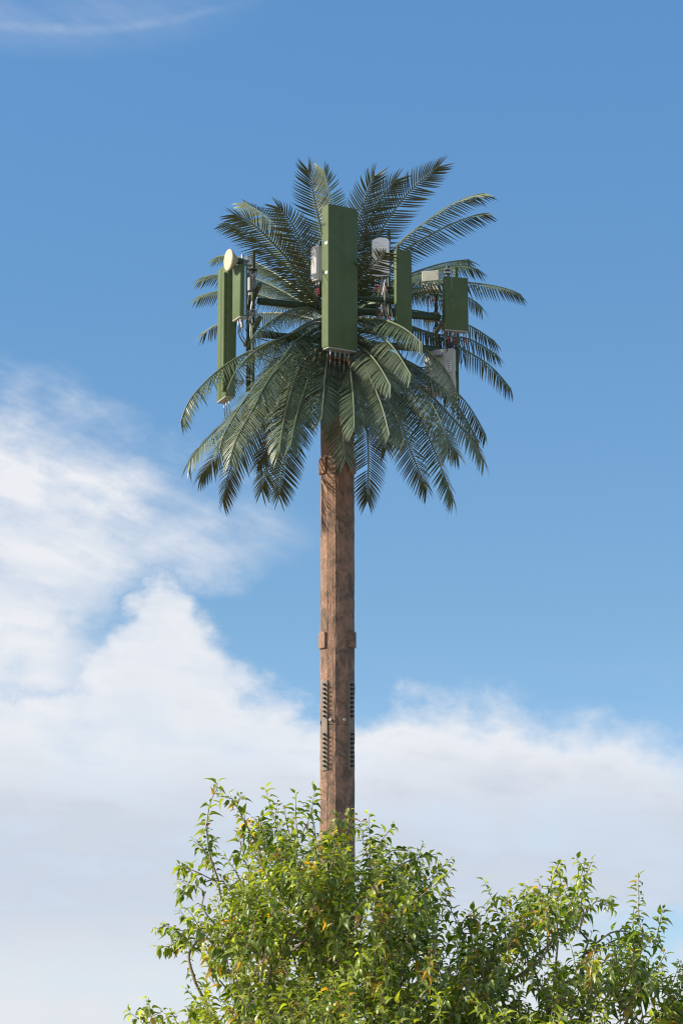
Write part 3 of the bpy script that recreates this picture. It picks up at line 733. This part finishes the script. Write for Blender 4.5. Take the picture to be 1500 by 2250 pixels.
# skeleton: limbs first, then every shoot base joins the nearest node
nodes = [tree_base, tree_base+Vector((-.02,0,.7)), tree_base+Vector((-.06,-.03,1.25))]; par = [-1, 0, 1]
def chain(frm, pts):
    k = frm
    for p in pts: nodes.append(p); par.append(k); k = len(nodes)-1
    return k
for tgt in ((640,2350,-.1,(600,2150),(700,2000)), (700,2300,.4,(640,2050),(610,1940)), (860,2300,-.4,(850,2150),(830,2010)), (950,2300,.3,(1050,2200),(1130,2110)),
            (1050,2350,-.3,(1200,2240),(1320,2160)), (1000,2360,.5,(1250,2280),(1480,2290)), (650,2400,.3,(520,2260),(460,2140)), (760,2420,-.6,(700,2280),(640,2180)), (640,2450,0,(500,2380),(400,2330))):
    a = P(tgt[0], tgt[1], TY+tgt[2]); m1 = P(*tgt[3], TY+tgt[2]*1.4); m2 = P(*tgt[4], TY+tgt[2]*1.5)
    c = catmull([nodes[2], a, m1, m2], 7)[1:]; chain(2, [q+vrand()*.02 for q in c])
bases = [(s[0]-s[1]*.0, i) for i, s in enumerate(shoots)] + [(h[0], -1-i) for i, h in enumerate(herocurves)]
bases.sort(key=lambda q: (q[0]-ccen).length)
NA = np.array([tuple(n) for n in nodes])
leafshoot = []
NAl = [tuple(n) for n in nodes]
buf = np.zeros((60000, 3)); buf[:len(NAl)] = NAl; cnt = len(NAl)
def addnode(p, k):
    global cnt
    nodes.append(p); par.append(k); buf[cnt] = tuple(p); cnt += 1; return cnt-1
depthc = {}
for p, i in bases:
    d2 = np.linalg.norm(buf[3:cnt]-np.array(tuple(p)), axis=1) + 0.35*np.maximum(0, buf[3:cnt,2]-p.z)
    k = int(np.argmin(d2))+3; q = nodes[k]; dist = (p-q).length
    ns = max(1, int(dist/.09)); last = k
    for j in range(1, ns+1):
        t = j/ns; w = q.lerp(p, t)+Vector((0,0,-1))*.10*dist*math.sin(math.pi*t)*.7+vrand()*.012*(1 if j < ns else 0)
        last = addnode(w, last)
    if i >= 0:
        s = shoots[i]; n_ = max(3, int(s[2]/.06)); d = s[1]; w = p; c = [p]
        for j in range(n_):
            d = (d+vrand()*.16+Vector((0,0,.05))).normalized(); w = w+d*s[2]/n_; last = addnode(w, last); c.append(w)
        leafshoot.append((c, 1.0))
    else:
        c = catmull(herocurves[-1-i], 4)
        for w in c[1:]:
            last = addnode(w, last)
        leafshoot.append((c, .85))
        for t in range(3, len(c)-1, 2):   # side twigs
            if rng.random() < .5:
                d = ((c[t]-c[t-1]).normalized()*.6+vrand()*.8).normalized(); w = c[t]; cc = [w]; l2 = None
                kk = last-(len(c)-1-t)
                for j in range(2): w = w+d*.04; kk = addnode(w, kk); cc.append(w)
                leafshoot.append((cc, 1.2))
nn = cnt; load = np.ones(nn)
for k in range(nn-1, 0, -1):
    load[par[k]] += load[k]
rad = 0.0016*load**0.43
rad = np.minimum(rad, .075)
kids = [[] for _ in range(nn)]
for k in range(1, nn): kids[par[k]].append(k)
brm = painted('tree_bark', (0.22,0.17,0.125), (0.36,0.29,0.22), 0.85, 20, 0.4, stretch=(1,1,.3))
tb = MB(); bb = MB()
seen = np.zeros(nn, bool)
stack = [(0, None)]
while stack:
    k, p0 = stack.pop()
    path = [k] if p0 is None else [p0, k]; cur = k
    while kids[cur]:
        ch = sorted(kids[cur], key=lambda q: -load[q])
        for o_ in ch[1:]: stack.append((o_, cur))
        cur = ch[0]; path.append(cur)
    if len(path) > 1:
        big = rad[path[1]] > .02
        rr = [float(min(rad[q], rad[path[1]] if p0 is not None else 1)) for q in path]
        (tb if p0 is None or big else bb).tube([nodes[q] for q in path], rr, 10 if big else 4, caps=False)
tb.build('trunk', brm, tree, smooth=True, at=tree_base); bb.build('branches', brm, tree, smooth=True, at=tree_base)

# leaves
lf = bpy.data.materials.new('tree_leaf'); lf.use_nodes = True
def build_leaf(m):
    t = m.node_tree; b = t.nodes['Principled BSDF']; LK = t.links.new
    at = mnode(m, 'ShaderNodeVertexColor', layer_name='leaf'); ge = mnode(m, 'ShaderNodeNewGeometry'); pale = mnode(m, 'ShaderNodeMix', data_type='RGBA'); pale.inputs[0].default_value = .45; LK(at.outputs[0], pale.inputs[6]); pale.inputs[7].default_value = (.34,.38,.17,1)
    bk = mnode(m, 'ShaderNodeMix', data_type='RGBA'); LK(ge.outputs['Backfacing'], bk.inputs[0]); LK(at.outputs[0], bk.inputs[6]); LK(pale.outputs[2], bk.inputs[7]); LK(bk.outputs[2], b.inputs['Base Color'])
    b.inputs['Roughness'].default_value = 0.34; b.inputs['Specular IOR Level'].default_value = 0.6
    tr = mnode(m, 'ShaderNodeBsdfTranslucent')
    mx = mnode(m, 'ShaderNodeMix', data_type='RGBA', blend_type='MULTIPLY'); mx.inputs[0].default_value = 1; LK(at.outputs[0], mx.inputs[6]); mx.inputs[7].default_value = (2.6,2.3,.8,1)
    LK(mx.outputs[2], tr.inputs[0])
    ms = mnode(m, 'ShaderNodeMixShader'); ms.inputs[0].default_value = .34; LK(b.outputs[0], ms.inputs[1]); LK(tr.outputs[0], ms.inputs[2])
    LK(ms.outputs[0], t.nodes['Material Output'].inputs[0])
build_leaf(lf)
T = [(0,0,0)]
for x, w, z in ((.12,.13,0),(.32,.23,-.01),(.55,.20,-.07),(.78,.10,-.17)):
    T += [(x,-w,z+.07*w/.23),(x,0,z-.02),(x,w,z+.07*w/.23)]
T.append((1.0,0,-.32)); T = np.array(T, float)
FC = [[0,2,1],[0,3,2]]
for j in range(3):
    o_ = 1+3*j; FC += [[o_,o_+1,o_+4,o_+3],[o_+1,o_+2,o_+5,o_+4]]
FC += [[10,11,13],[11,12,13]]
V = []; C = []; nl = 0
pet = MB()
for c, dens in leafshoot:
    ls = [0]
    for i in range(1, len(c)): ls.append(ls[-1]+(c[i]-c[i-1]).length)
    Tl = ls[-1]; s = Tl*.05; ang = rng.uniform(0, 6.28); yellowish = rng.random() < .05
    while s < Tl+.001:
        i = min(len(c)-1, max(1, int(np.searchsorted(ls, s)))); k = (s-ls[i-1])/max(1e-6, ls[i]-ls[i-1]); p = c[i-1].lerp(c[i], min(1,k)); tv = (c[i]-c[i-1]).normalized()
        a_ = tv.cross(Vector((0,0,1))) if abs(tv.z) < .95 else Vector((1,0,0)); a_.normalize(); b_ = tv.cross(a_)
        rad_ = a_*math.cos(ang)+b_*math.sin(ang)
        tipf = s/Tl
        d = (rad_*.85+tv*(.35+.5*tipf)+Vector((0,0,-.75+.65*tipf))+vrand()*.42).normalized()
        size = rng.uniform(.034,.074)*(1-.3*max(0,tipf-.7)/.3)*1.05
        st = p + d*.012
        up = (Vector((0,0,1))+vrand()*.55); yv = up.cross(d).normalized(); zv = d.cross(yv)
        curl = rng.uniform(.7, 3.0); wdt = rng.uniform(.85, 1.2); q = T.copy(); q[:,2] *= curl; q[:,1] *= wdt*1.1
        Mx = np.array([tuple(d), tuple(yv), tuple(zv)])
        V.append(np.array(tuple(st))+size*(q@Mx))
        g_ = rng.random(); e = rng.random()
        if (yellowish and e < .45) or e < .022:
            col = np.array((.62,.38,.03)) if rng.random() < .8 else np.array((.22,.10,.035))
        else:
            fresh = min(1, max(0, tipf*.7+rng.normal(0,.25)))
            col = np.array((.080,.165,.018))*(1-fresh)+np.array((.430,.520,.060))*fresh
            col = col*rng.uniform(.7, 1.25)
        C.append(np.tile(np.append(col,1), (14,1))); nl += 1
        s += .0135/dens*rng.uniform(.7,1.3); ang += 2.4+rng.normal(0,.3)
V = np.concatenate(V); C = np.concatenate(C).astype(np.float32)
print('leaves', nl, 'nodes', nn)
V -= np.array(tuple(tree_base))
faces = [[i+14*k for i in f] for k in range(nl) for f in FC]
me = bpy.data.meshes.new('crown'); me.from_pydata(V.tolist(), [], faces); me.materials.append(lf)
me.polygons.foreach_set('use_smooth', [True]*len(me.polygons))
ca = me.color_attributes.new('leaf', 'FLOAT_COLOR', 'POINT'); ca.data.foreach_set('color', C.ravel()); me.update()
co = bpy.data.objects.new('crown', me); scene.collection.objects.link(co); co.parent = tree
